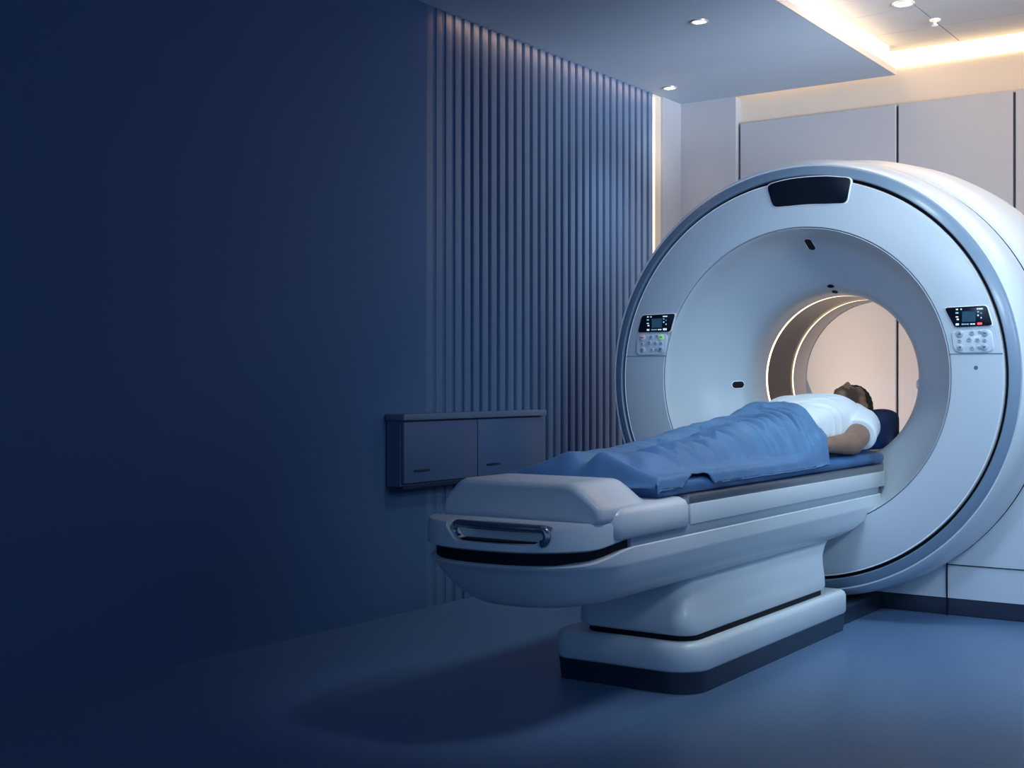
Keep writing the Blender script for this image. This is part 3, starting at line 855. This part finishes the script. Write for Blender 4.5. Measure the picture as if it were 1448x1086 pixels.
# ------------------------------------------------------------------ lights
def area(name, loc, target, size, power, col, sy=None, spread=180):
    l = bpy.data.lights.new(name, 'AREA'); l.energy = power; l.color = col; l.size = size
    if sy: l.shape = 'RECTANGLE'; l.size_y = sy
    l.spread = R(spread)
    o = bpy.data.objects.new(name, l); C.objects.link(o); o.location = loc
    o.rotation_euler = (Vector(target)-Vector(loc)).to_track_quat('-Z', 'Y').to_euler()
    return o
def spot(name, loc, target, power, col, ang, blend, rad):
    l = bpy.data.lights.new(name, 'SPOT'); l.energy = power; l.color = col
    l.spot_size = R(ang); l.spot_blend = blend; l.shadow_soft_size = rad
    o = bpy.data.objects.new(name, l); C.objects.link(o); o.location = loc
    o.rotation_euler = (Vector(target)-Vector(loc)).to_track_quat('-Z', 'Y').to_euler()
    return o
COOL = (.50, .74, 1.)
spot('ceiling_spot', (.9, 2.5, 2.85), (-1.95, 5.6, .9), 425, (0.68, 0.88, 1), 58, .9, .45)
spot('ceiling_spot', (-1.3, 1.0, 2.9), (-2.0, 5.7, 1.2), 490, (0.47, 0.61, 1), 44, 1., .5)
spot('ceiling_spot', (-1.3, 4.4, 2.69), (-2.0, 4.8, .6), 80, (0.84, 1, 0.95), 80, 1., .15)
spot('ceiling_spot', (-.3, 5.0, 2.69), (-.9, 5.2, 0), 98, (0.6, 0.8, 1), 70, 1., .3)
spot('soffit_spot', (-3.0, 6.0, 2.68), (-3.45, 6.3, .9), 80, (.72, .87, 1), 88, 1., .12)  # added where no fitting sits, to brighten the far slats
spot('soffit_spot', (-3.35, 6.60, 2.68), (-3.5, 6.8, .9), 8, (1, 0.8, 0.6), 100, 1., .04)
area('shroud_fill', (1.2, 4.6, 2.2), (-1.4, 5.7, 1.6), 1.5, 9, (.6, .8, 1.), 1.0, 75)  # added fill from off-frame right, no window there; lifts the shroud rim
spot('soffit_fill', (.4, 4.8, 1.9), (-2.3, 6.1, 2.78), 1050, (.86, .92, 1.), 38, 1., .8)  # added off-frame spot without a real lamp, brightens the soffit
spot('table_end_fill', (-.75, 3.6, 2.6), (-1.83, 3.42, .70), 130, (0.78, 0.88, 1), 25, 1., .3)  # added spot, no lamp there; lights the top and right of the table end
area('tray_cove_light', (-1.0, 6.5, 2.82), (-1.4, 7.1, 1.2), 2.6, 20, (1, 0.7, 0.45), .3)
area('rear_wall_fill', (-2.70, 6.45, 1.0), (-2.40, 7.1, 1.1), .3, 5.5, (1, 0.72, 0.5), 1.5, 125)  # added pair, unseen behind the gantry, to warm the back wall
area('rear_wall_fill', (-1.35, 6.45, .95), (-1.75, 7.1, 1.1), .3, 9, (1, 0.78, 0.65), 1.5)
o = area('slat_cove_light', (WX+.05, 5.7, ZS-.012), (WX+.05, 5.7, 1.6), .03, 1.6, (1, .52, .26), 2.0)
o.rotation_euler = (0, R(12), 0)
area('strip_spill', (WX+.10, 6.69, 1.35), (WX-.05, 6.2, 1.35),   .03, 1.3, (1, .70, .48), 2.5)
spot('left_wall_fill', (.3, -.3, 2.3), (-3.56, 3.55, 1.2), 5, (0.2, 0.55, 1), 46, 1., .6)  # added soft blue fill that makes the glow on the left wall
w = bpy.data.worlds.new('World'); bpy.context.scene.world = w; w.use_nodes = True
w.node_tree.nodes['Background'].inputs['Color'].default_value = (.14, .28, .52, 1)
w.node_tree.nodes['Background'].inputs['Strength'].default_value = 1

# ------------------------------------------------------------------ camera
cam = bpy.data.cameras.new('Camera'); cam.sensor_width = 36; cam.lens = 1821/1448*36; cam.clip_start = .05
co = bpy.data.objects.new('Camera', cam); C.objects.link(co)
co.location = (0, 0, 1.0); co.rotation_euler = (R(90), 0, R(34.3))
sc = bpy.context.scene; sc.camera = co
sc.view_settings.view_transform = 'Standard'; sc.view_settings.look = 'None'
sc.view_settings.exposure = 0; sc.view_settings.gamma = 1
